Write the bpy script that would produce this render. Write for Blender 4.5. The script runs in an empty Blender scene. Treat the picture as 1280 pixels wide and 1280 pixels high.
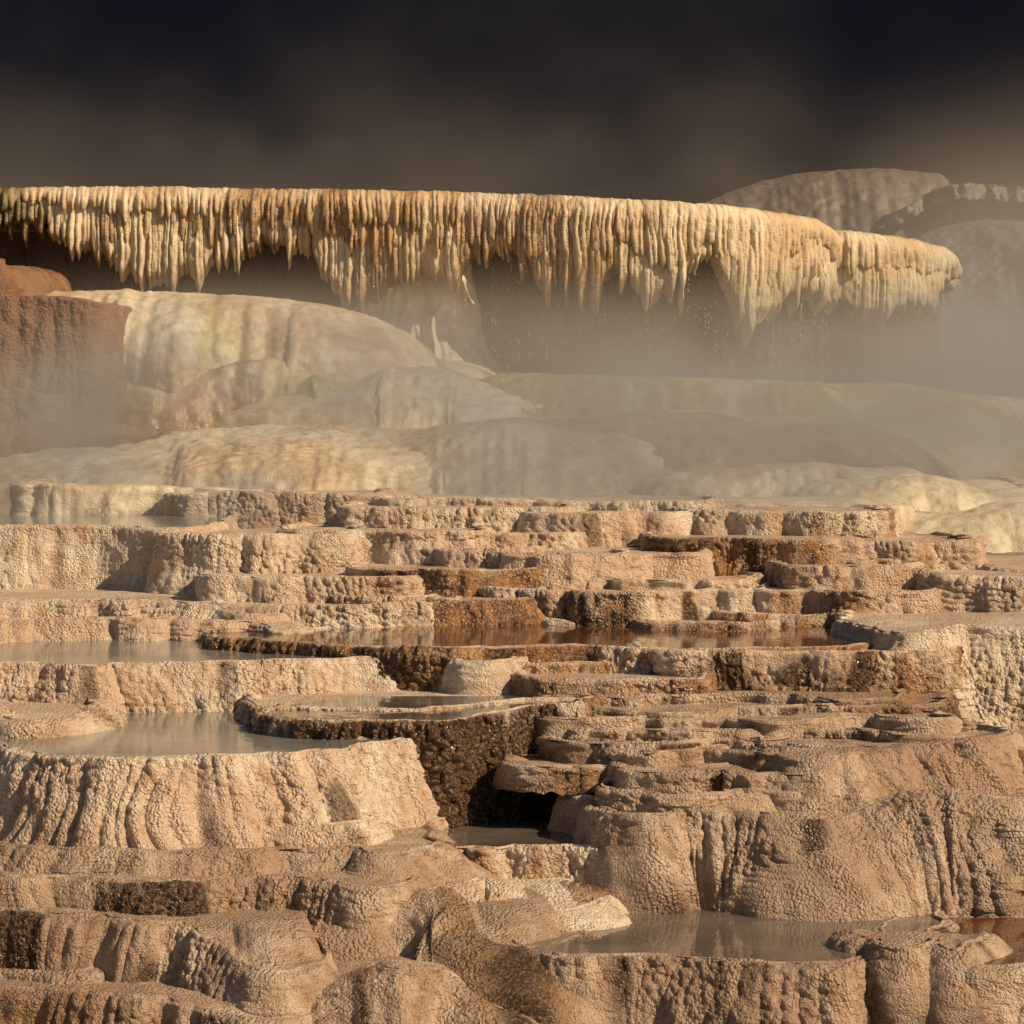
import bpy, math, numpy as np, time
from mathutils import Vector
T0=time.time()
F=3555.0; HOR=520.0; CZ=5.0
rng=np.random.default_rng(11)
# ---------------------------------------------------------------- noise
def _h(ix,iy,iz,seed):
    n=(ix.astype(np.int64)*374761393+iy.astype(np.int64)*668265263+iz.astype(np.int64)*2147483647+seed*1274126177)&0xffffffff
    n=((n^(n>>13))*1274126177)&0xffffffff
    n=((n^(n>>15))*2246822519)&0xffffffff
    n=n^(n>>16)
    return (n&0xffffff).astype(np.float32)/16777215.0
def vn(x,y,z,seed=0):
    x,y,z=np.broadcast_arrays(x,y,z)
    fx=np.floor(x);fy=np.floor(y);fz=np.floor(z)
    ax=(x-fx).astype(np.float32);ay=(y-fy).astype(np.float32);az=(z-fz).astype(np.float32)
    ax=ax*ax*(3-2*ax);ay=ay*ay*(3-2*ay);az=az*az*(3-2*az)
    ix=fx.astype(np.int64);iy=fy.astype(np.int64);iz=fz.astype(np.int64)
    flat=not np.any(az)
    r=0
    for dx in (0,1):
        for dy in (0,1):
            for dz in ((0,) if flat else (0,1)):
                w=(ax if dx else 1-ax)*(ay if dy else 1-ay)*(az if dz else 1-az)
                r=r+w*_h(ix+dx,iy+dy,iz+dz,seed)
    return r*2-1
def fbm(x,y,z,o=3,seed=0):
    r=0;a=1;t=0
    for i in range(o):
        r=r+a*vn(x*2**i,y*2**i,z*2**i,seed+i*17);t+=a;a*=0.5
    return r/t
def worley(x,y,seed=0):
    ix=np.floor(x).astype(np.int64);iy=np.floor(y).astype(np.int64)
    best=np.full(x.shape,9.0,np.float32)
    for dx in (-1,0,1):
        for dy in (-1,0,1):
            cx=ix+dx;cy=iy+dy;zz=np.zeros_like(cx)
            px=cx+_h(cx,cy,zz,seed);py=cy+_h(cx,cy,zz+1,seed+3)
            best=np.minimum(best,((x-px)**2+(y-py)**2).astype(np.float32))
    return np.sqrt(best)
def ss(a,b,x):
    t=np.clip((x-a)/(b-a),0,1);return t*t*(3-2*t)
def lobes(s,w,seed):
    q=s/w; q=q+0.42*vn(q*0.8,0*q,0*q,seed)+0.5*vn(q*0.23,0*q,0*q,seed+2)
    i=np.floor(q);f=q-i
    amp=_h(i.astype(np.int64),0*i.astype(np.int64),0*i.astype(np.int64),seed+5)
    return (1-(2*f-1)**2)*(0.3+0.7*amp), i, f, amp
# ---------------------------------------------------------------- mesh helpers
def grid_mesh(name,P,att,mat):
    R,C,_=P.shape
    me=bpy.data.meshes.new(name)
    me.vertices.add(R*C); me.vertices.foreach_set("co",P.reshape(-1).astype(np.float32))
    idx=np.arange(R*C,dtype=np.int32).reshape(R,C)
    q=np.stack([idx[:-1,:-1],idx[1:,:-1],idx[1:,1:],idx[:-1,1:]],-1).reshape(-1,4)
    n=len(q)
    me.loops.add(n*4); me.loops.foreach_set("vertex_index",q.reshape(-1))
    me.polygons.add(n)
    me.polygons.foreach_set("loop_start",np.arange(0,n*4,4,dtype=np.int32))
    me.polygons.foreach_set("loop_total",np.full(n,4,np.int32))
    me.polygons.foreach_set("use_smooth",np.ones(n,bool))
    me.update(calc_edges=True)
    if att is not None:
        a=me.color_attributes.new("dep","FLOAT_COLOR","POINT")
        a.data.foreach_set("color",att.reshape(-1).astype(np.float32))
    me.materials.append(mat)
    ob=bpy.data.objects.new(name,me); bpy.context.scene.collection.objects.link(ob)
    return ob
def cr(P,n=24):
    P=np.array(P,float)
    Q=np.vstack([2*P[0]-P[1],P,2*P[-1]-P[-2]])
    out=[]
    for i in range(1,len(Q)-2):
        t=np.linspace(0,1,n,endpoint=False)[:,None]
        a,b,c,d=Q[i-1],Q[i],Q[i+1],Q[i+2]
        out.append(0.5*((2*b)+(-a+c)*t+(2*a-5*b+4*c-d)*t*t+(-a+3*b-3*c+d)*t**3))
    out.append(P[-1:]);return np.vstack(out)
def resample(P,ds):
    L=np.r_[0,np.cumsum(np.linalg.norm(np.diff(P,axis=0),axis=1))]
    n=max(8,int(L[-1]/ds)); s=np.linspace(0,L[-1],n)
    return np.stack([np.interp(s,L,P[:,k]) for k in range(P.shape[1])],1),s
def smooth(a,k):
    if k<2:return a
    w=np.hanning(k+2)[1:-1];w/=w.sum()
    p=np.pad(a,((k,k),(0,0)),mode='edge')
    return np.stack([np.convolve(p[:,i],w,'same')[k:-k] for i in range(a.shape[1])],1)
def rim3d(rim,d0,lev):
    vs=np.array([p[1] for p in rim],float); vref=np.median(vs)
    out=[]
    for p in rim:
        u,v=p[0],p[1]; d=d0
        if lev>0: d=d0*(1+lev*((vref-HOR)/(v-HOR)-1))
        if len(p)>2: d+=p[2]
        out.append(((u-640)*d/F,d,CZ-(v-HOR)*d/F))
    return np.array(out)
def normals(P):
    du=np.gradient(P,axis=1);dv=np.gradient(P,axis=0)
    n=np.cross(dv,du);n/= (np.linalg.norm(n,axis=2,keepdims=True)+1e-9);return n
VT=[0]
def terrace(rim,d0,foot,reach=0.15,back=2.0,lev=None,p=1.3,lip=0.03,dome=False,lob=(0.7,0.10),fl=0.02,flw=0.11,
            pop=0.042,popa=1.0,al=0.3,gr=0.0,dk=0.0,wet=0.2,ledge=0,lstep=0.06,pool=0.0,endw=0.22,res=1.6,
            seed=None,mat=None,water=None,name="travertine_terrace",rough=0.02,ends=(1,1),zmin=False):
    if seed is None: seed=int(rng.integers(1,9999))
    rim=[list(q) for q in rim]
    vs=np.median([q[1] for q in rim])
    if vs>620 and pool==0 and not dome and lev is None:
        if rim[0][1]>rim[1][1]: rim[0][1]=rim[1][1]-1
        if rim[-1][1]>rim[-2][1]: rim[-1][1]=rim[-2][1]-1
    if lev is None: lev=1.0 if vs>700 else (0.6 if vs>640 else 0.0)
    R3=rim3d(rim,d0,lev)
    zl=np.median(R3[:,2]) if not zmin else R3[:,2].min()-.02
    a,b=R3[0],R3[-1]; w=endw
    L=[];Rr=[]
    if ends[0]: L=[(a[0]-w,a[1]+back*0.95,zl),(a[0]-w*1.05,a[1]+0.9*max(.5,back*.4),a[2]),(a[0]-w*0.8,a[1]+0.22,a[2])]
    if ends[1]: Rr=[(b[0]+w*0.8,b[1]+0.22,b[2]),(b[0]+w*1.05,b[1]+0.9*max(.5,back*.4),b[2]),(b[0]+w,b[1]+back*0.95,zl)]
    P=np.vstack([x for x in (np.array(L).reshape(-1,3),R3,np.array(Rr).reshape(-1,3)) if len(x)])
    ds=res*d0/F
    P,s=resample(cr(P),ds)
    P,s=resample(smooth(P,int(0.10/ds)|1),ds)
    tn=np.gradient(P[:,:2],axis=0);tn=smooth(tn,int(0.3/ds)|1);tn/=np.linalg.norm(tn,axis=1,keepdims=True)+1e-9
    N=np.stack([tn[:,1],-tn[:,0]],1)
    C=len(P)
    s=s+seed*3.1
    l1=lobes(s,lob[0],seed)[0]; l2=lobes(s,lob[0]*0.33,seed+1)[0]
    rn=lob[1]*1.3*fbm(s*0.9,0*s,0*s,2,seed+9)+lob[1]*.4*fbm(s*5,0*s,0*s,2,seed+19)
    rd=lob[1]*(l1+0.35*l2)+rn
    rz=0.012*fbm(s*4,0*s,0*s,3,seed+11)+0.008*l2*(1 if pool==0 else .4)
    drop=(foot-vs)*d0/F*1.2
    tt=np.linspace(0,1,400)
    if dome: out=reach*np.sin(tt*np.pi/2); down=drop*(1-np.cos(tt*np.pi/2))
    else:
        down=drop*tt; t0=min(1,lip*1.3/drop)
        out=lip*np.sqrt(np.clip(1-(1-np.clip(tt/t0,0,1))**2,0,1))+reach*tt**p
    al_=np.r_[0,np.cumsum(np.hypot(np.diff(out),np.diff(down)))]
    nr=max(10,int(al_[-1]/(ds*1.15)))
    arc=np.linspace(0,al_[-1],nr); out=np.interp(arc,al_,out); down=np.interp(arc,al_,down)
    tw=np.linspace(0,1,nr)
    S=s[None,:]+0*arc[:,None]; A=arc[:,None]+0*S; TW=tw[:,None]+0*S
    wob=0.13*vn(S*2.2,A*2.5,0*S,seed+21)
    var=.55+.45*vn(S*1.6,A*2.2,0*S,seed+22)
    f2=lobes(S+wob,flw,seed+2)[0]; f3=lobes(S+wob,lob[0]*0.33,seed+1)[0]; f1=lobes(S+wob*.6,lob[0],seed)[0]
    g=ss(0,0.08,A)
    fade=(1-.6*ss(.1,.9,TW)) if dome else 1
    O=out[:,None]*(1+0.22*fbm(S*0.8,A*0.6,0*S,2,seed+30))+lob[1]*(f1+0.35*f3*(1-g+g*var))*fade+rn[None,:]
    O=O+fl*g*f2*(0.4+TW)*var*1.3+0.07*g*fbm(S*1.9,A*2.1,0*S,3,seed+33)*(1 if drop>0.15 else .4)
    W=np.zeros((nr,C,3))
    W[:,:,0]=P[None,:,0]+N[None,:,0]*O; W[:,:,1]=P[None,:,1]+N[None,:,1]*O
    W[:,:,2]=P[None,:,2]+rz[None,:]-down[:,None]
    if ledge>0:
        dd=A+0*S
        ph=dd/lstep+2.6*fbm(W[:,:,0]*1.3,W[:,:,1]*1.3,dd*0.8,3,seed+41)+0.5*l1[None,:]
        fr=ph-np.floor(ph); st=np.floor(ph)+ss(0.55,1,fr)
        amp=ledge*ss(0,0.1,A)*np.clip(0.6+0.6*vn(S*0.8,A,0*S,seed+43),0,1.2)
        W[:,:,2]-=(st-ph)*lstep*amp*0.8
        kk=ss(0.1,.6,fr)*(1-ss(.8,1,fr))*lstep*0.4*amp
        W[:,:,0]+=N[None,:,0]*kk; W[:,:,1]+=N[None,:,1]*kk
    Yb=P[:,1].max()+0.05; xc=P[:,0].mean(); hw=max(.3,np.ptp(P[:,0])/2)
    q=np.r_[np.geomspace(0.004,1,26)][::-1][:,None]
    TX=(P[:,0]+N[:,0]*rd)[None,:]; TY=(P[:,1]+N[:,1]*rd)[None,:]
    sh=1-min(.4,.4/hw)
    tx=TX*(1-q)+(xc+sh*(P[None,:,0]-xc))*q; ty=TY*(1-q)+Yb*q
    dist=np.hypot(tx-TX,ty-TY)
    tz=(P[None,:,2]+rz[None,:])*(1-ss(0,.6,dist))+zl*ss(0,.6,dist)
    tz=tz+0.012*ss(0,0.03,dist)-(pool+0.03)*ss(0.03,0.16,dist)
    tz=tz+(0.014 if pool==0 else 0.01)*fbm(tx*3,ty*3,0*tx,3,seed+50)*ss(0,.1,dist)
    Tp=np.stack([tx,ty,tz],-1)
    G=np.vstack([Tp,W]); nt=len(q)
    n=normals(G)
    Sa=np.vstack([np.repeat(s[None,:],nt,0),S]); Aa=np.vstack([-dist,A]); Tt=np.vstack([0*dist-0.0,TW])
    isw=np.vstack([np.zeros_like(dist),ss(-0.0,0.03,A)])
    sc=pop
    wr=worley(Sa/sc+0.3*vn(Sa*9,Aa*9,0*Sa,seed+60),Aa/(sc*1.1),seed+61)
    wr2=worley(Sa/(sc*2.3)+0.5*vn(Sa*4,Aa*4,0*Sa,seed+62),Aa/(sc*2.9),seed+63)
    pz=np.clip(0.62+1.1*fbm(Sa*1.5,Aa*1.8,0*Sa,2,seed+64),.05,1.3)
    bump=(1-np.clip(wr/0.75,0,1)**2)*popa*sc*pz*0.75+(1-np.clip(wr2/0.8,0,1)**2)*popa*sc*0.42*np.clip(pz+.2,0,1)
    bump=bump*isw+rough*fbm(G[:,:,0]*7,G[:,:,1]*7,G[:,:,2]*7,2,seed+70)*(0.25+0.75*isw)
    G=G+n*bump[:,:,None]
    x,y,z=G[:,:,0],G[:,:,1],G[:,:,2]
    m=fbm(x*1.1,y*1.1,z*0.9,3,seed+80)
    st=fbm(Sa*6,Aa*0.7,0*Sa,3,seed+81)
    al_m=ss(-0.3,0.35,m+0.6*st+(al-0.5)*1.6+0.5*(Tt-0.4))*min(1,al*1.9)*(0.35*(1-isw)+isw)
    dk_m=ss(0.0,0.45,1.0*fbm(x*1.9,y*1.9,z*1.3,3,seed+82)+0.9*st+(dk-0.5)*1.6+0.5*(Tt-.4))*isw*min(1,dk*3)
    gr_m=ss(-0.1,0.35,fbm(Sa*0.9,Aa*0.6,0*Sa,2,seed+83)+0.5*st+(gr-0.5)*1.2)*min(1,gr*2)
    cav=(ss(0.35,0.75,wr)*np.clip(pz,0,1)*.8+ss(.5,.9,wr2)*.4)*isw*min(1,popa)  # crevice mask: algae deposit that also paints shade between the bumps
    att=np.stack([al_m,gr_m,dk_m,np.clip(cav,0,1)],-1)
    VT[0]+=G.shape[0]*G.shape[1]
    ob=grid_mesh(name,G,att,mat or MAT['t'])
    if water:
        Wt=np.stack([tx,ty,0*tx+zl-0.008],-1)[:, ::4]
        grid_mesh("hot_spring_pool",Wt[:-6:1],None,MAT[water])
    return ob
def mid(rim,d0,foot,n=2,**k):
    """a terrace with a couple of smaller shelves stepping down its wall"""
    k.setdefault('endw',.13)
    terrace(rim,d0,foot,**k)
    us=[q[0] for q in rim];vs=[q[1] for q in rim];vm=float(np.median(vs))
    reach=k.get('reach',.15)
    for i in range(n):
        L=us[-1]-us[0]; w=L*rng.uniform(.35,.8); c=us[0]+rng.uniform(.1,.9)*L
        t=rng.uniform(.3,.8); v=vm+(foot-vm)*t; d=d0-reach*t-rng.uniform(.04,.10)
        kk=dict(k);kk.update(back=.4,reach=.04,lev=.2,endw=.05,water=None,pool=0,ends=(1,1));kk['al']=min(1,k.get('al',.3)+rng.uniform(-.15,.3))
        terrace([(c-w/2,v+rng.uniform(-5,0)),(c-w/4,v+rng.uniform(-2,3)),(c,v+rng.uniform(-3,3)),(c+w/4,v+rng.uniform(-2,4)),(c+w/2,v+rng.uniform(-5,0))],d,foot+8,**kk)
# ---------------------------------------------------------------- materials
MAT={}
def new(name):
    m=bpy.data.materials.new(name);m.use_nodes=True;nt=m.node_tree;nt.nodes.clear();return m,nt
class NB:
    def __init__(s,nt):s.nt=nt
    def n(s,t,**k):
        x=s.nt.nodes.new(t)
        for a,b in k.items():setattr(x,a,b)
        return x
    def l(s,a,b):s.nt.links.new(a,b)
    def noise(s,vec,scale,detail=3,rough=.55):
        x=s.n('ShaderNodeTexNoise');x.inputs['Scale'].default_value=scale;x.inputs['Detail'].default_value=detail;x.inputs['Roughness'].default_value=rough
        s.l(vec,x.inputs['Vector']);return x.outputs['Fac']
    def mr(s,v,a,b,c=0,d=1):
        x=s.n('ShaderNodeMapRange',interpolation_type='SMOOTHSTEP');s.l(v,x.inputs[0])
        for i,q in zip((1,2,3,4),(a,b,c,d)):x.inputs[i].default_value=q
        return x.outputs[0]
    def mix(s,f,a,b,bl='MIX'):
        x=s.n('ShaderNodeMix',data_type='RGBA',blend_type=bl)
        for i,v in ((0,f),(6,a),(7,b)):
            if hasattr(v,'node'):s.l(v,x.inputs[i])
            else:
                x.inputs[i].default_value=v if i==0 else (*v,1)
        return x.outputs[2]
    def m(s,op,a,b=0.0):
        x=s.n('ShaderNodeMath',operation=op)
        for i,v in ((0,a),(1,b)):
            if hasattr(v,'node'):s.l(v,x.inputs[i])
            else:x.inputs[i].default_value=v
        return x.outputs[0]
    def scale(s,vec,v):
        x=s.n('ShaderNodeMapping');x.inputs['Scale'].default_value=v;s.l(vec,x.inputs[0]);return x.outputs[0]
def travertine(key,c1,c2,pink,ochre,dark,green,rough=.5,bump=1.0,name="travertine"):
    m,nt=new(name);b=NB(nt)
    geo=b.n('ShaderNodeNewGeometry');pos=geo.outputs['Position']
    at=b.n('ShaderNodeAttribute',attribute_name='dep');sep=b.n('ShaderNodeSeparateColor');b.l(at.outputs['Color'],sep.inputs[0])
    AL,GR,DK=sep.outputs;CAV=at.outputs['Alpha']
    n1=b.noise(pos,0.9,3);n2=b.noise(pos,5,3);n3=b.noise(b.scale(pos,(7,7,0.9)),1.6,3);n4=b.noise(pos,42,2)
    col=b.mix(b.mr(n2,.35,.65),c1,c2)
    col=b.mix(b.m('MULTIPLY',b.mr(n1,.42,.6),.8),col,pink)
    col=b.mix(b.m('MULTIPLY',b.mr(n3,.5,.68),.4),col,ochre)
    g=b.mix(b.mr(n2,.4,.6),green,(green[0]*1.5,green[1]*1.2,green[2]*1.0))
    col=b.mix(b.m('MULTIPLY',GR,b.mr(n3,.25,.6,.45,1)),col,g)
    a=b.m('MULTIPLY',AL,b.mr(n4,.3,.62,.45,1.0))
    och=b.mix(b.mr(n2,.4,.62),ochre,(ochre[0]*.5,ochre[1]*.42,ochre[2]*.4))
    col=b.mix(a,col,och)
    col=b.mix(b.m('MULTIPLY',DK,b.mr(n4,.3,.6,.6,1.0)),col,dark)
    col=b.mix(b.m('MULTIPLY',CAV,b.m('ADD',b.m('MULTIPLY',AL,.6),.4)),col,(0.14,0.066,0.026))  # brown crevice tint: algae, with shade between bumps painted in
    pr=b.n('ShaderNodeBsdfPrincipled');b.l(col,pr.inputs['Base Color'])
    wetf=b.m('MAXIMUM',DK,b.m('MULTIPLY',AL,.8))
    rr=b.mr(wetf,0,1,rough,.13);b.l(rr,pr.inputs['Roughness'])
    pr.inputs['Specular IOR Level'].default_value=.55
    vo=b.n('ShaderNodeTexVoronoi');vo.inputs['Scale'].default_value=44;b.l(pos,vo.inputs['Vector'])
    msk=b.mr(b.noise(pos,2.2,2),.4,.6,.2,1)
    h=b.m('ADD',b.m('MULTIPLY',b.m('MULTIPLY',b.m('SUBTRACT',1,vo.outputs['Distance']),.9),msk),b.m('MULTIPLY',b.noise(pos,80,2,.6),.9))
    h=b.m('ADD',h,b.m('MULTIPLY',b.noise(b.scale(pos,(1,1,2.5)),13,3,.6),1.1))
    bp=b.n('ShaderNodeBump');bp.inputs['Strength'].default_value=1.0*bump;bp.inputs['Distance'].default_value=.028
    b.l(h,bp.inputs['Height']);b.l(bp.outputs[0],pr.inputs['Normal'])
    o=b.n('ShaderNodeOutputMaterial');b.l(pr.outputs[0],o.inputs[0]);MAT[key]=m
OC=(.40,.19,.055);DKc=(.05,.026,.010);GN=(.33,.31,.08)
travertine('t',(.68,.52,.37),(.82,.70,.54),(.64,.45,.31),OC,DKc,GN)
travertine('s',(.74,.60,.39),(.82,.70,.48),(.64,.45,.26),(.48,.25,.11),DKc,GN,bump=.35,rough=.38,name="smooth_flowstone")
travertine('r',(.45,.32,.215),(.63,.48,.345),(.42,.275,.18),(.31,.155,.055),DKc,GN,name="dimmed_brown_travertine")  # lower terraces: browner stone, vignette dimming also put into the colour
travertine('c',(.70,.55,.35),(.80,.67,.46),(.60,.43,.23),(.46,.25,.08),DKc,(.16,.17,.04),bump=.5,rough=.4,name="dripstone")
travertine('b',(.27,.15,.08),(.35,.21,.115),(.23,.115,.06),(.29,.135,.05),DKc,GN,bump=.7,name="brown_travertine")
travertine('d',(.085,.042,.02),(.13,.068,.03),(.07,.033,.015),(.12,.058,.02),DKc,GN,bump=.7,rough=.35,name="wet_shaded_cave_wall")  # recess wall: dark brown, shade under the overhang put into the colour
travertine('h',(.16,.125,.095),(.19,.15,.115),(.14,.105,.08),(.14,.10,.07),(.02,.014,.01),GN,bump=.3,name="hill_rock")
def water(key,base,ro):
    m,nt=new("spring_water_"+key);b=NB(nt)
    geo=b.n('ShaderNodeNewGeometry');pos=geo.outputs['Position']
    pr=b.n('ShaderNodeBsdfPrincipled')
    col=b.mix(b.mr(b.noise(pos,1.2,3),.35,.65),base,tuple(c*.6 for c in base));b.l(col,pr.inputs['Base Color'])
    pr.inputs['Roughness'].default_value=ro;pr.inputs['IOR'].default_value=1.33
    bp=b.n('ShaderNodeBump');bp.inputs['Strength'].default_value=.15;bp.inputs['Distance'].default_value=.02
    b.l(b.noise(b.scale(pos,(1,.5,1)),9,2),bp.inputs['Height']);b.l(bp.outputs[0],pr.inputs['Normal'])
    o=b.n('ShaderNodeOutputMaterial');b.l(pr.outputs[0],o.inputs[0]);MAT[key]=m
water('wb',(.14,.055,.022),.07);water('wg',(.30,.285,.25),.12);water('wd',(.18,.145,.115),.07)
# ---------------------------------------------------------------- far hill (right)
H=dict(mat=MAT['h'],popa=.0,pop=.12,res=2.2,fl=.0,zmin=True)
terrace([(760,330),(840,275),(920,238),(985,220),(1040,214),(1100,212),(1160,217),(1178,222),(1192,238),(1250,242),(1340,246),(1460,250)],61,440,reach=2.5,back=5,dome=True,al=.1,lob=(2.5,.12),rough=.035,name="travertine_mound",**H)
terrace([(1120,268),(1150,246),(1182,235),(1230,231),(1300,236),(1450,240)],59,254,reach=.2,back=3,al=.1,lob=(1.2,.5),rough=.12,name="rock_outcrop",**H)
terrace([(1170,258),(1230,254),(1450,256)],59.6,330,reach=.1,back=2,al=.2,dk=.95,lob=(1.2,.3),rough=.15,name="rock_outcrop",**H)
terrace([(1040,400),(1090,335),(1140,300),(1185,283),(1240,277),(1300,282),(1500,285)],57.5,560,reach=4,back=3,dome=True,al=.15,lob=(2.2,.2),rough=.06,name="hillside",**H)
# ---------------------------------------------------------------- big cliff with dripstone curtain
RIM=[(-260,240,0),(-100,238,0),(0,237,0),(150,235,0),(300,237,0),(450,239,-.1),(600,243,-.2),(750,249,-.4),(870,256,-.3),(950,265,.1),(1000,274,.8),(1022,284,1.7),(1030,292,3.4)]
RIM2=[(985,284,1.2),(1025,287,.9),(1090,293,1.0),(1140,301,1.6),(1168,311,2.6),(1178,320,4.2)]
DR=[]
def shift(r,dv,dd):return [(p[0],p[1]+dv,p[2]+dd) for p in r]
def curtain(rim,d0,lower,mat,jag=1.0,seed=3,frac=1.0,outw=0.0,fall=.78):
    P,_=resample(cr(rim3d(rim,d0,0)),1.2*d0/F)
    ds=1.15*d0/F;P,s=resample(P,ds)
    tn=smooth(np.gradient(P[:,:2],axis=0),int(.3/ds)|1);tn/=np.linalg.norm(tn,axis=1,keepdims=True);N=np.stack([tn[:,1],-tn[:,0]],1)
    u=P[:,0]*F/P[:,1]+640; vr=HOR-(P[:,2]-CZ)*F/P[:,1]
    lu=[a for a,_ in lower];lv=[c for _,c in lower]
    Lb=(np.interp(u,lu,lv)-vr)*P[:,1]/F*frac
    s=s+seed
    W1,W2,W3=.24,.085,.036
    b1,i1,f1,a1=lobes(s,W1,seed);b2,i2,f2,a2=lobes(s,W2,seed+1);b3,i3,f3,a3=lobes(s,W3,seed+2)
    t1=1-np.abs(2*f1-1);t2=1-np.abs(2*f2-1);t3=1-np.abs(2*f3-1)
    Ln=Lb*fall*(1+.24*fbm(s*1.1,0*s,0*s,2,seed+15))+jag*(.36*t1**1.3*a1**1.2+.26*t2**1.2*(a2**1.6)+.07*t3*a3)
    nr=int((1.7*max(frac,.45))/(1.25*ds)); t=np.linspace(0,1,nr)[:,None]
    D=t*Ln[None,:]; S=s[None,:]+0*D; wob=.03*vn(S*2.5,D*2.2,0*S,seed+7)
    g=ss(0,.3,D)
    B1=lobes(S+wob,W1,seed)[0];B2=lobes(S+wob,W2,seed+1)[0];B3=lobes(S+wob,W3,seed+2)[0]
    O=outw+.16*np.sqrt(np.clip(1-(1-np.clip(D/.22,0,1))**2,0,1))+.05*ss(.2,.8,D)-.07*t**3
    O=O+g*(.06*B1+.045*B2)+(.35+.65*g)*.022*B3+.08*fbm(S*.8,D*.8,0*S,2,seed+8)
    O=O-.16*ss(.85,1,t)
    G=np.zeros((nr,len(P),3));G[:,:,0]=P[None,:,0]+N[None,:,0]*O;G[:,:,1]=P[None,:,1]+N[None,:,1]*O;G[:,:,2]=P[None,:,2]-D+.01*B2
    n=normals(G);wr=worley(S/.06,D/.13,seed+9)
    G=G+n*((1-np.clip(wr/.8,0,1)**2)*.013+.018*fbm(S*9,D*5,0*S,2,seed+10))[:,:,None]
    if frac==1.0: DR.append(G[-1])
    UU=u[None,:]+0*D
    st=fbm(S*4,D*.5,0*S,3,seed+11)
    al=ss(-.05,.55,st+.6*vn(S*.5,D*.3,0*S,seed+12)+.5*(t-.4))*.85*ss(1050,600,UU)+.3*ss(.6,1,t)
    gm=ss(85,30,UU)*ss(-.7,.0,st)
    dkm=ss(.1,.7,st+ (t-.6)*1.2)*.5*ss(.4,1,t)
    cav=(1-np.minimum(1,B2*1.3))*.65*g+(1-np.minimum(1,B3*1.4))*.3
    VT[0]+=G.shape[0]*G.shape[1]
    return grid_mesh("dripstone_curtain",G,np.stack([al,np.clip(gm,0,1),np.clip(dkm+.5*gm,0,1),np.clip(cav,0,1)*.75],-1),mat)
LOW=[(-260,300),(0,290),(60,292),(95,325),(150,366),(200,366),(260,345),(330,308),(395,325),(430,385),(500,395),(565,395),(598,345),(650,340),(685,400),(705,360),(738,415),(772,345),(812,413),(845,372),(882,335),(915,402),(960,432),(995,385),(1030,375)]
LOW2=[(980,385),(1040,392),(1100,400),(1150,380),(1185,350)]
curtain(RIM,40,LOW,MAT['c'],seed=3)
curtain(RIM,40,LOW,MAT['c'],seed=31,frac=.66,outw=.05,jag=.8)
curtain(RIM,40,LOW,MAT['c'],seed=57,frac=.34,outw=.08,jag=.6)
curtain(RIM2,41.2,LOW2,MAT['c'],jag=.4,seed=13,fall=.95)
curtain(RIM2,41.2,LOW2,MAT['c'],jag=.5,seed=19,frac=.55,outw=.06)
terrace(shift(RIM,2,.10),40,262,back=9,lip=.02,reach=-.1,mat=MAT['c'],al=.3,ends=(0,0),lob=(.7,.02),popa=.2,name="cliff_top",zmin=True)
terrace(shift(RIM2,2,.10),41.2,320,back=8,lip=.02,reach=-.1,mat=MAT['c'],al=.3,ends=(0,0),lob=(.7,.02),popa=.2,name="cliff_top",zmin=True)
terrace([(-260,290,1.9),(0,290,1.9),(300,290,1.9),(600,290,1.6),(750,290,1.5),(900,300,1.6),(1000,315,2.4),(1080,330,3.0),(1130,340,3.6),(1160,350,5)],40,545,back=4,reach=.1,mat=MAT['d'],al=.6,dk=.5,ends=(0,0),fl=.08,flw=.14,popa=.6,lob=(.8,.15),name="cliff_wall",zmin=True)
# strings of falling drops below the dripstone tips
import bmesh
bm=bmesh.new();r2=np.random.default_rng(5)
for tip in DR:
    for k in range(len(tip)):
        if r2.random()<.2 and tip[k][0]>-1.0:
            x,y,z=tip[k];zb=5.45+.1*r2.random();zz=z-r2.uniform(0,.4)
            x+=r2.uniform(-.02,.02);y+=r2.uniform(-.02,.1)
            while zz>zb:
                L=r2.uniform(.012,.04);w=r2.uniform(.003,.0065)
                vs=[bm.verts.new((x+w*math.cos(q),y+w*math.sin(q),zz)) for q in (0,2.09,4.19)]
                t=bm.verts.new((x,y,zz+L*1.3));bt=bm.verts.new((x,y,zz-L*.6))
                for q in range(3):
                    bm.faces.new((vs[q],vs[(q+1)%3],t));bm.faces.new((vs[(q+1)%3],vs[q],bt))
                zz-=r2.exponential(.22)+.04
me=bpy.data.meshes.new("falling_water_drops");bm.to_mesh(me);bm.free()
for pl in me.polygons:pl.use_smooth=True
m,nt=new("water_drops");b=NB(nt);pr=b.n('ShaderNodeBsdfPrincipled');pr.inputs['Base Color'].default_value=(.8,.72,.6,1);pr.inputs['Roughness'].default_value=.15
o=b.n('ShaderNodeOutputMaterial');b.l(pr.outputs[0],o.inputs[0]);me.materials.append(m)
bpy.context.scene.collection.objects.link(bpy.data.objects.new("falling_water_drops",me))
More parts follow.
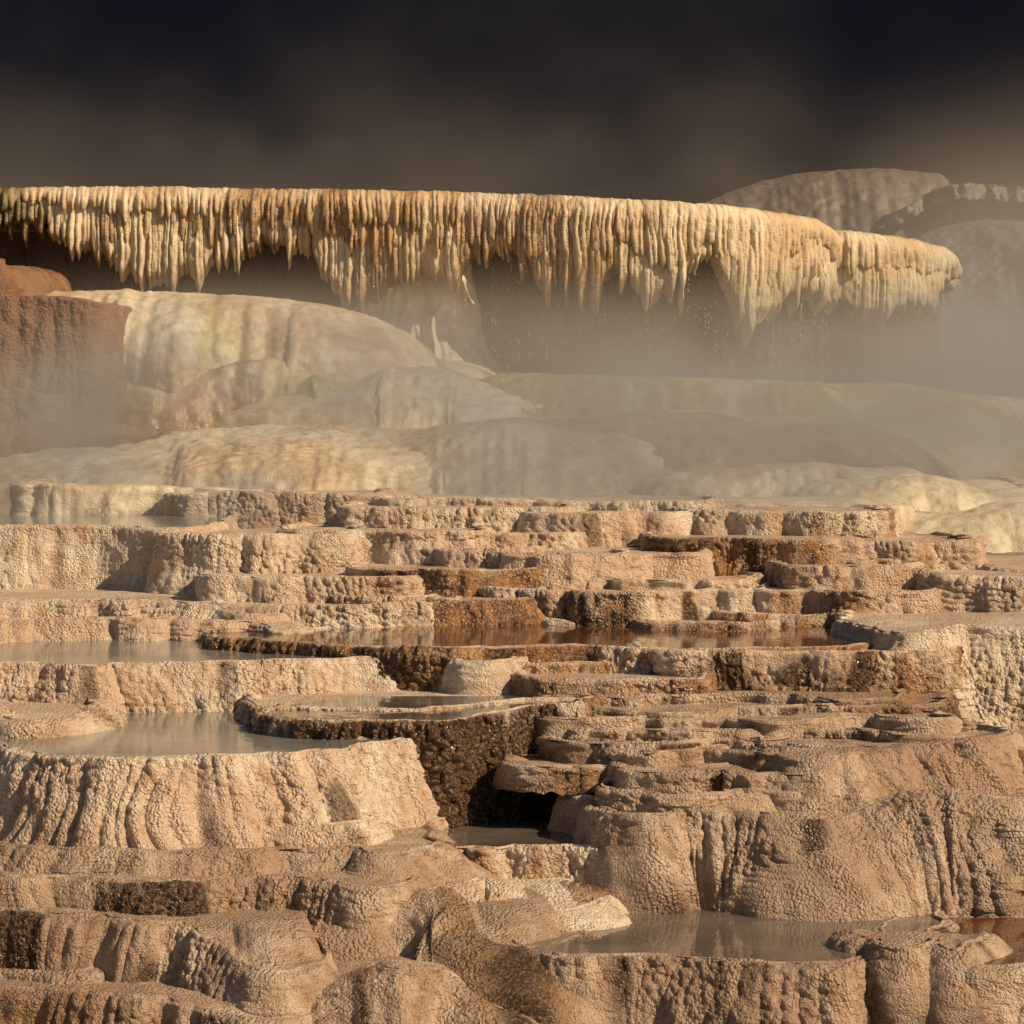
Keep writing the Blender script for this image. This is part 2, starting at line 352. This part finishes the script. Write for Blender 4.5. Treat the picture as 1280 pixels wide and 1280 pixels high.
# frozen fall + left shelf + flow domes
S=dict(mat=MAT['s'],dome=True,popa=.12,fl=.01,rough=.03,res=1.9)
terrace([(455,312),(500,308),(540,308),(568,312)],40.45,520,reach=.95,p=2.2,back=1.0,mat=MAT['s'],al=.12,lob=(.5,.12),fl=.06,flw=.085,popa=.25,lip=.08,name="frozen_waterfall",endw=.10,seed=77)
terrace([(90,366),(150,365),(290,370),(370,376),(430,388),(480,412,.3),(520,450,.6)],38.6,545,reach=2.0,back=2.2,al=.4,gr=.3,lob=(1.6,.18),name="flowstone_dome",zmin=True,**S)
terrace([(230,462),(300,449),(360,452),(400,470)],37.3,540,reach=1.0,back=2,al=.55,gr=.5,lob=(.8,.12),endw=.5,name="flowstone_dome",**S)
terrace([(372,482),(395,470),(425,478)],36.8,540,reach=.6,back=1.5,al=.1,gr=.75,lob=(.8,.1),endw=.35,name="flowstone_dome",**S)
terrace([(440,480),(480,462),(560,462),(610,482)],37.3,560,reach=1.8,back=2,al=.15,gr=.15,lob=(.9,.12),endw=.6,name="flowstone_dome",**S)
terrace([(-260,330),(-20,323),(8,332)],37.9,400,reach=.4,back=2,dome=True,mat=MAT['b'],al=.6,popa=.3,name="travertine_block")
terrace([(-260,378),(0,372),(60,371),(100,374),(122,380)],36.3,530,reach=.2,back=2.5,mat=MAT['b'],al=.45,dk=.15,lob=(.9,.1),popa=.6,endw=.15,name="travertine_block")
terrace([(-260,493),(-20,487),(30,488),(50,494)],35.4,580,reach=.3,back=2,mat=MAT['b'],al=.5,lob=(.6,.08),endw=.2,ledge=.5,popa=.5,name="travertine_block")
terrace([(-260,528),(0,527),(70,530),(115,545)],34.6,665,reach=.9,dome=True,back=2.5,mat=MAT['b'],al=.55,lob=(.8,.15),fl=.04,endw=.5,popa=.3,name="travertine_block")
terrace([(594,476),(640,468),(800,472),(950,476),(1030,481),(1062,488,.3)],37.6,625,reach=2.3,back=3.5,al=.4,gr=.74,lob=(1.6,.12),endw=.9,name="flowstone_dome",**S)
terrace([(1040,488),(1180,492),(1262,497),(1275,505)],38.8,690,reach=2.0,back=3,al=.25,gr=.3,lob=(1.1,.15),endw=.4,name="flowstone_dome",**S)
terrace([(1255,520),(1420,525)],38.0,700,reach=2.0,back=3,al=.2,gr=.2,lob=(1.1,.15),endw=.4,name="flowstone_dome",**S)
terrace([(730,524),(780,517),(850,514),(910,519),(940,530)],35.3,635,reach=1.9,back=2.5,al=.95,gr=.1,dk=.2,lob=(1.3,.12),endw=.8,name="flowstone_dome",**S)
terrace([(500,545),(560,531),(650,529),(720,538)],34.6,640,reach=2.0,back=2.5,al=.35,gr=.3,lob=(1.3,.12),endw=.9,name="flowstone_dome",**S)
terrace([(180,550),(260,538),(400,532),(520,538)],35.6,640,reach=3.2,back=3,al=.2,lob=(1.8,.15),endw=.9,ledge=.2,lstep=.2,name="flowstone_dome",**S)
terrace([(890,590),(950,582),(1040,580),(1065,586)],32.6,660,reach=.8,back=2,al=.35,gr=.1,lob=(.7,.1),endw=.4,name="flowstone_dome",**S)
terrace([(1080,600),(1130,594),(1190,600),(1225,612)],32.0,700,reach=1.0,back=2,al=.2,lob=(.8,.1),endw=.5,name="flowstone_dome",**S)
terrace([(1200,640),(1260,628),(1420,635)],31.0,730,reach=1.0,back=2,al=.2,lob=(.8,.1),endw=.5,name="flowstone_dome",**S)
# ---------------------------------------------------------------- plateau
terrace([(50,613),(140,607),(300,612),(520,620),(700,626),(900,630),(1050,634),(1100,640)],30.4,700,reach=.1,back=6.5,al=.15,mat=MAT['s'],lob=(.8,.12),popa=.6)
terrace([(240,618),(300,615),(350,616),(445,619)],30.0,675,reach=.1,back=2,al=.25,dk=.2)
terrace([(505,624),(600,624),(700,628),(860,632)],29.2,665,reach=.1,back=2,al=.3)
mid([(448,637),(500,635),(600,636),(690,640)],27.9,690,n=1,reach=.12,back=2,al=.25,dk=.12)
mid([(684,642),(760,642),(872,644)],27.6,700,n=1,reach=.12,back=2,al=.35,dk=.2)
mid([(866,641),(930,640),(1000,641),(1084,643)],27.6,695,n=1,reach=.1,back=2,al=.55,dk=.3)
terrace([(-260,662),(-60,658),(100,657),(215,661)],26.7,775,reach=.35,back=3.9,al=.15,popa=.35,lob=(.9,.07),water='wg',pool=.05,lev=.5,fl=.02)
mid([(385,663),(440,663),(500,665),(572,666)],26.6,735,n=1,reach=.15,back=2,al=.35,dk=.2)
terrace([(560,688),(590,687),(650,688)],26.2,735,reach=.12,back=1.6,al=.2,endw=.12)
terrace([(608,669),(650,668),(704,669)],27,715,reach=.1,back=1.5,al=.3,endw=.12)
terrace([(218,670),(260,669),(330,669),(412,670)],26.1,750,reach=.2,back=1.8,al=.2,dk=.15,lob=(.5,.1),endw=.12)
mid([(856,673),(920,673),(1000,675),(1072,675)],26.2,755,n=1,reach=.15,back=2,al=.8,dk=.6)
mid([(1068,677),(1130,677),(1196,678)],26.2,755,n=1,reach=.2,back=2,al=.4,dk=.28)
terrace([(1190,700),(1240,706),(1300,716),(1440,725)],26,860,reach=.9,p=1.5,back=2.5,al=.15,lev=.3,ledge=.5,popa=.7)
mid([(575,692),(650,691),(760,693),(864,694)],25.7,760,n=1,reach=.15,back=1.6,al=.3,dk=.15)
terrace([(640,695),(690,694),(750,696)],25.4,755,reach=.2,back=1,al=.2,endw=.1)
mid([(272,721),(340,721),(420,721),(490,721)],25,790,n=1,reach=.15,back=1.7,al=.25,dk=.15)
mid([(474,713),(530,712),(600,713),(655,714)],25.1,800,n=2,reach=.12,back=1.7,al=.75,dk=.5)
mid([(626,739),(700,738),(790,740),(860,738),(930,739)],24.7,810,n=2,reach=.12,back=1.8,al=.6,dk=.4)
terrace([(780,726),(850,726),(915,727)],25.0,790,reach=.1,back=1.5,al=.4,endw=.1)
mid([(308,755),(370,756),(440,757),(545,753)],24.4,810,n=1,reach=.12,back=1.6,al=.35,dk=.22)
mid([(410,746),(500,747),(560,749),(650,748)],24.7,800,n=1,reach=.12,back=1.6,al=.55,dk=.35)
mid([(910,738),(1000,738),(1080,740),(1140,741)],24.6,815,n=2,reach=.15,back=1.7,al=.45,dk=.25)
terrace([(1010,708),(1060,708),(1110,709)],25.2,770,reach=.15,back=1.7,al=.4,dk=.2,endw=.12)
terrace([(1105,714),(1160,712),(1220,722),(1440,735)],25,830,reach=.5,back=2,al=.3,ledge=.4,lev=.3,popa=.8)
terrace([(820,782),(880,779),(930,782)],24.0,800,reach=.05,back=.8,al=.6,endw=.1)
# left slope / flats
terrace([(-260,752),(0,752),(150,750),(270,756),(310,768)],24.6,800,reach=.25,back=2.6,al=.15,p=1.2,ledge=.5,lev=.3,popa=.5)
terrace([(-260,775),(0,776),(160,772),(300,778),(350,790)],23.9,830,reach=.4,back=2,al=.15,ledge=.6,lev=.3,popa=.5)
# pool F (brown, center)
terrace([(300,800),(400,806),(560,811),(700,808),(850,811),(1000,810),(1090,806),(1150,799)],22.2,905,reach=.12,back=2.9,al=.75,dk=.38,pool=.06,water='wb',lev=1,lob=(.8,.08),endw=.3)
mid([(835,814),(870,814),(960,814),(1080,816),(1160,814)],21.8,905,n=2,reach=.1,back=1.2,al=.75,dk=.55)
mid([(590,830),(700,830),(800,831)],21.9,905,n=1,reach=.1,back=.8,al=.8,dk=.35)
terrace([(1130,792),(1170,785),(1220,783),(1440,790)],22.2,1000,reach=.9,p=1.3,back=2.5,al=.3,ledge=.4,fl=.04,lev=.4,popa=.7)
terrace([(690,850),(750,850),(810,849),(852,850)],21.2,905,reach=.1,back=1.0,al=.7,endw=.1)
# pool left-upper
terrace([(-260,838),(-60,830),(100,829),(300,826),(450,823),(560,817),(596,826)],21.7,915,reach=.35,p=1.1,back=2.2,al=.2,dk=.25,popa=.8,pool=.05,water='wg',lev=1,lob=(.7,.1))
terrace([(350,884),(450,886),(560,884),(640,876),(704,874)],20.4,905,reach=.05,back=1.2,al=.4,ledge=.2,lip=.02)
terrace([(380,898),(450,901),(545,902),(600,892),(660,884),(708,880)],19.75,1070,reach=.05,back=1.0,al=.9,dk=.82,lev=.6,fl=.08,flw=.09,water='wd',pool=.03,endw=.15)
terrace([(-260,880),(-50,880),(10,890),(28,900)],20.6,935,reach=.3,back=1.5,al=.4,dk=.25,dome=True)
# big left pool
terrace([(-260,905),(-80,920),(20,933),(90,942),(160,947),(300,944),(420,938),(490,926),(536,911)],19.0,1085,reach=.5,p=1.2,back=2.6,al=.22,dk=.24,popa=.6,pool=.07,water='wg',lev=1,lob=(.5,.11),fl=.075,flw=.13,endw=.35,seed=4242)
terrace([(370,922),(430,919),(470,922)],19.6,945,reach=.1,back=.6,al=.05,lip=.02,popa=.2,endw=.1,lev=1)
# right stack
R=dict(mat=MAT['r'])
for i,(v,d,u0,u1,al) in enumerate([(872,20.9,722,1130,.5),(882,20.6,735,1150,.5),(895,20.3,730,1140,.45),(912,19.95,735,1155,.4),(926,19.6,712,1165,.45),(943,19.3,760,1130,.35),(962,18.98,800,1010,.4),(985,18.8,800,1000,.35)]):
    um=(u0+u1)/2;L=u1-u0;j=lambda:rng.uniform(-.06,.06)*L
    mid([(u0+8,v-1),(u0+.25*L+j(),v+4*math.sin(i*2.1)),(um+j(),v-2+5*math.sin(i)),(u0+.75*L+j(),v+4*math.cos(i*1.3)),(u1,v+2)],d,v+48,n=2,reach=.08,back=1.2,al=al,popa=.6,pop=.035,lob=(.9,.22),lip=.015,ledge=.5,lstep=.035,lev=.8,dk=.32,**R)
terrace([(812,1017),(850,1012),(930,1014),(1000,1022)],18.45,1190,reach=.4,p=.8,back=1.1,al=.3,dk=.35,popa=.6,lob=(.6,.12),lev=.6,fl=.06,**R)
terrace([(1010,945),(1080,940),(1160,930),(1200,925)],19.1,1230,reach=.9,p=1.0,back=1.6,al=.3,ledge=.35,lstep=.045,dk=.25,lob=(.7,.12),fl=.06,lev=.3,popa=.5,**R)
terrace([(1030,1035),(1100,1000),(1180,985),(1260,1000)],18.6,1240,reach=.7,dome=True,back=1.6,al=.3,dk=.25,ledge=.35,lstep=.045,lob=(.7,.1),fl=.06,lev=.15,popa=.5,**R)
terrace([(1210,940),(1260,937),(1440,945)],19.4,1040,reach=.3,back=1.6,al=.5,dk=.4,ledge=.3,lev=.5,popa=.7,**R)
terrace([(1245,1040),(1300,1035),(1440,1045)],18.4,1190,reach=.3,back=1.6,al=.5,dk=.4,ledge=.3,lev=.5,popa=.7,**R)
# small pool center + channel
mid([(545,1052),(600,1057),(700,1058),(780,1062)],18.5,1175,reach=.25,back=1.0,al=.6,dk=.52,popa=.8,pool=.03,water='wd',lev=1,lob=(.4,.1),endw=.2)
terrace([(560,1105),(610,1098),(660,1112),(690,1135)],17.9,1250,reach=.5,dome=True,back=.9,al=.2,dk=.2,ledge=.5,lstep=.03,lev=.2,popa=.3)
terrace([(430,1150),(500,1118),(560,1112),(610,1135),(650,1180)],17.3,1380,reach=.9,dome=True,back=1.2,al=.5,dk=.38,ledge=.5,lstep=.03,lev=.2,popa=.3,fl=.03,**R)
terrace([(360,1270),(430,1215),(500,1200),(560,1215),(620,1260)],16.4,1500,reach=.8,dome=True,back=1.2,al=.5,dk=.38,ledge=.5,lstep=.03,lev=.1,popa=.3,fl=.03,**R)
# lower-left
terrace([(245,1036),(300,1028),(370,1033),(400,1042)],18.4,1090,reach=.3,back=1,al=.2,dk=.25,ledge=.3,popa=.5)
terrace([(-260,1045),(-40,1050),(100,1060),(300,1062),(440,1060),(478,1068)],18.0,1130,reach=.6,p=1.1,back=1.3,al=.2,dk=.25,ledge=.9,lstep=.035,lev=.6,popa=.3,**R)
mid([(-260,1085),(0,1092),(60,1096),(200,1100),(330,1096),(430,1100),(462,1110)],17.5,1230,n=1,reach=.4,p=1.1,back=1.2,al=.35,dk=.48,ledge=.3,lstep=.04,lev=.6,popa=.6,fl=.05,**R)
mid([(-260,1135),(0,1140),(120,1143),(230,1155),(300,1180),(340,1215)],16.9,1330,n=1,reach=.45,p=1.0,back=1.2,al=.35,dk=.5,ledge=.2,lstep=.04,lev=.4,popa=.6,fl=.06,flw=.12,**R)
terrace([(-260,1225),(0,1235),(200,1250),(330,1275)],16.2,1400,reach=.3,back=1,al=.4,dk=.5,popa=.6,lev=.4,fl=.05,**R)
# bottom right pool
terrace([(668,1188),(720,1196),(800,1195),(950,1203),(1060,1200),(1130,1180),(1150,1166)],16.6,1370,reach=.35,p=.9,back=1.8,al=.35,dk=.42,popa=.55,pool=.06,water='wd',lev=1,lob=(.5,.06),fl=.05,flw=.12,endw=.12,**R)
terrace([(1200,1206),(1260,1208),(1440,1205)],16.4,1380,reach=.3,back=1.6,al=.4,dk=.4,popa=.6,pool=.05,water='wb',lev=1,endw=.15,**R)
terrace([(1130,1185),(1165,1175),(1190,1190)],16.5,1370,reach=.3,back=.6,al=.3,dk=.4,dome=True,popa=.5,**R)
terrace([(-260,1330),(200,1335),(600,1340),(1000,1335),(1440,1340)],15.4,1700,reach=.6,back=1,al=.3,popa=.5,lev=.3,**R)
# ---------------------------------------------------------------- ground sheet
kd=np.array([-3000,8,14,16.5,18,19,21,22,24.5,26,28,31,36,38.5,41,60,75,3000.]);kh=np.array([5.6,5.6,5.0,4.1,3.5,3.2,2.75,2.5,2.15,1.9,1.65,1.3,1.0,.7,.3,-.5,-.6,-.6])
ya=np.unique(np.r_[-2500,-800,-200,-50,-10,np.linspace(5,15,60),np.linspace(15,42,700),np.linspace(42,80,80),120,300,900,2800])
xa=np.unique(np.r_[-2500,-700,-200,-60,-25,np.linspace(-10,10,700),25,60,200,700,2500])
X,Y=np.meshgrid(xa,ya)
near=np.exp(-(np.maximum(np.abs(X)-8,0)/6)**2)
Hh=np.interp(Y,kd,kh)
Z=CZ-Hh+.12*fbm(X*.7,Y*.7,0*X,3,77)*near
ph=Z/.07+.8*fbm(X*2,Y*2,0*X,2,78);fr=ph-np.floor(ph);Z=Z+(-(1-ss(.5,1,fr))+(1-fr))*.07*.8*near*(Y>10)*(Y<42)
G=np.stack([X,Y,Z],-1)[::-1]
al=ss(-.1,.5,fbm(X*.8,Y*.8,0*X,3,79));att=np.stack([al*.7,al*0,al*.15,al*0],-1)
grid_mesh("ground",G,att,MAT['r'])
print("verts",VT[0],"t",time.time()-T0)
# ---------------------------------------------------------------- steam volume
def steam(name,x0,x1,y0,y1,z0,z1,build):
    bpy.ops.mesh.primitive_cube_add(size=1,location=((x0+x1)/2,(y0+y1)/2,(z0+z1)/2));o=bpy.context.object;o.name=name
    o.scale=(x1-x0,y1-y0,z1-z0)
    m,nt=new(name);b=NB(nt)
    geo=b.n('ShaderNodeNewGeometry');sp=b.n('ShaderNodeSeparateXYZ');b.l(geo.outputs['Position'],sp.inputs[0])
    d=build(b,geo.outputs['Position'],sp.outputs)
    v=b.n('ShaderNodeVolumeScatter');v.inputs['Color'].default_value=(1,.85,.65,1);v.inputs['Anisotropy'].default_value=.2
    b.l(d,v.inputs['Density']);o_=b.n('ShaderNodeOutputMaterial');b.l(v.outputs[0],o_.inputs['Volume'])
    try: m.cycles.volume_step_rate=5.0
    except Exception as e: print("steprate",e)
    o.data.materials.append(m);return o
def main(b,pos,xyz):
    x,y,z=xyz
    n=b.mr(b.noise(b.scale(pos,(.34,.14,.5)),1.0,2,.5),.38,.60,.16,1)
    hz=b.mr(z,5.0,12,1,0)
    low=b.mr(z,4.4,7.1,1,0)
    fy=b.mr(y,27.0,33.0,0,1)
    right=b.mr(x,4.5,7.5,1,1.25)
    leftcut=b.mr(x,-7,-4.6,.14,1)
    back=b.mr(y,40.5,43,0,1)
    upr=b.mr(x,3,9,1,.3)
    rb=b.m('MULTIPLY',b.m('MULTIPLY',b.m('MULTIPLY',b.mr(x,5,8,0,1),b.mr(z,7.8,11.2,1,0)),b.mr(y,37,40,0,1)),.12)
    dd=b.m('ADD',b.m('MULTIPLY',b.m('MULTIPLY',b.m('MULTIPLY',n,back),upr),.055),b.m('MULTIPLY',b.m('MULTIPLY',b.m('MULTIPLY',low,leftcut),n),b.m('MULTIPLY',right,.56)))
    return b.m('MULTIPLY',b.m('MULTIPLY',b.m('ADD',dd,rb),hz),fy)
steam("steam",-15,15,27.0,56.5,3.4,12,main)
# ---------------------------------------------------------------- light, sky, camera
tosun=np.array([.70,-.38,.60]);tosun/=np.linalg.norm(tosun)
el=math.asin(tosun[2]);az=math.atan2(tosun[0],tosun[1])
sl=bpy.data.lights.new("sun","SUN");sl.energy=5.0;sl.angle=math.radians(.5);sl.color=(1,.77,.51)
so=bpy.data.objects.new("sun",sl);bpy.context.scene.collection.objects.link(so);so.rotation_euler=Vector(-tosun).to_track_quat('-Z','Y').to_euler()
w=bpy.data.worlds.new("World");bpy.context.scene.world=w;w.use_nodes=True;nt=w.node_tree;nt.nodes.clear();b=NB(nt)
sky=b.n('ShaderNodeTexSky',sky_type='NISHITA',sun_disc=False);sky.sun_elevation=el;sky.sun_rotation=az
tc=b.n('ShaderNodeTexCoord');sp=b.n('ShaderNodeSeparateXYZ');b.l(tc.outputs['Generated'],sp.inputs[0])
mask=b.m('MULTIPLY',b.mr(sp.outputs[1],-.1,.6),b.mr(sp.outputs[2],.25,.75,1,.3))
cl=b.mix(b.mr(b.noise(tc.outputs['Generated'],14,4),.35,.68),(.13,.135,.23),(.36,.31,.33))
col=b.mix(mask,sky.outputs[0],cl)
bg=b.n('ShaderNodeBackground');b.l(col,bg.inputs[0]);bg.inputs[1].default_value=.05
o=b.n('ShaderNodeOutputWorld');b.l(bg.outputs[0],o.inputs[0])
cd=bpy.data.cameras.new("camera");cd.lens=100;cd.sensor_width=36;cd.shift_y=-120/1280;cd.clip_end=6000
co=bpy.data.objects.new("camera",cd);bpy.context.scene.collection.objects.link(co);co.location=(0,0,CZ);co.rotation_euler=(math.radians(90),0,0)
bpy.context.scene.camera=co
sc=bpy.context.scene;sc.view_settings.view_transform='Standard';sc.view_settings.look='None';sc.view_settings.exposure=0
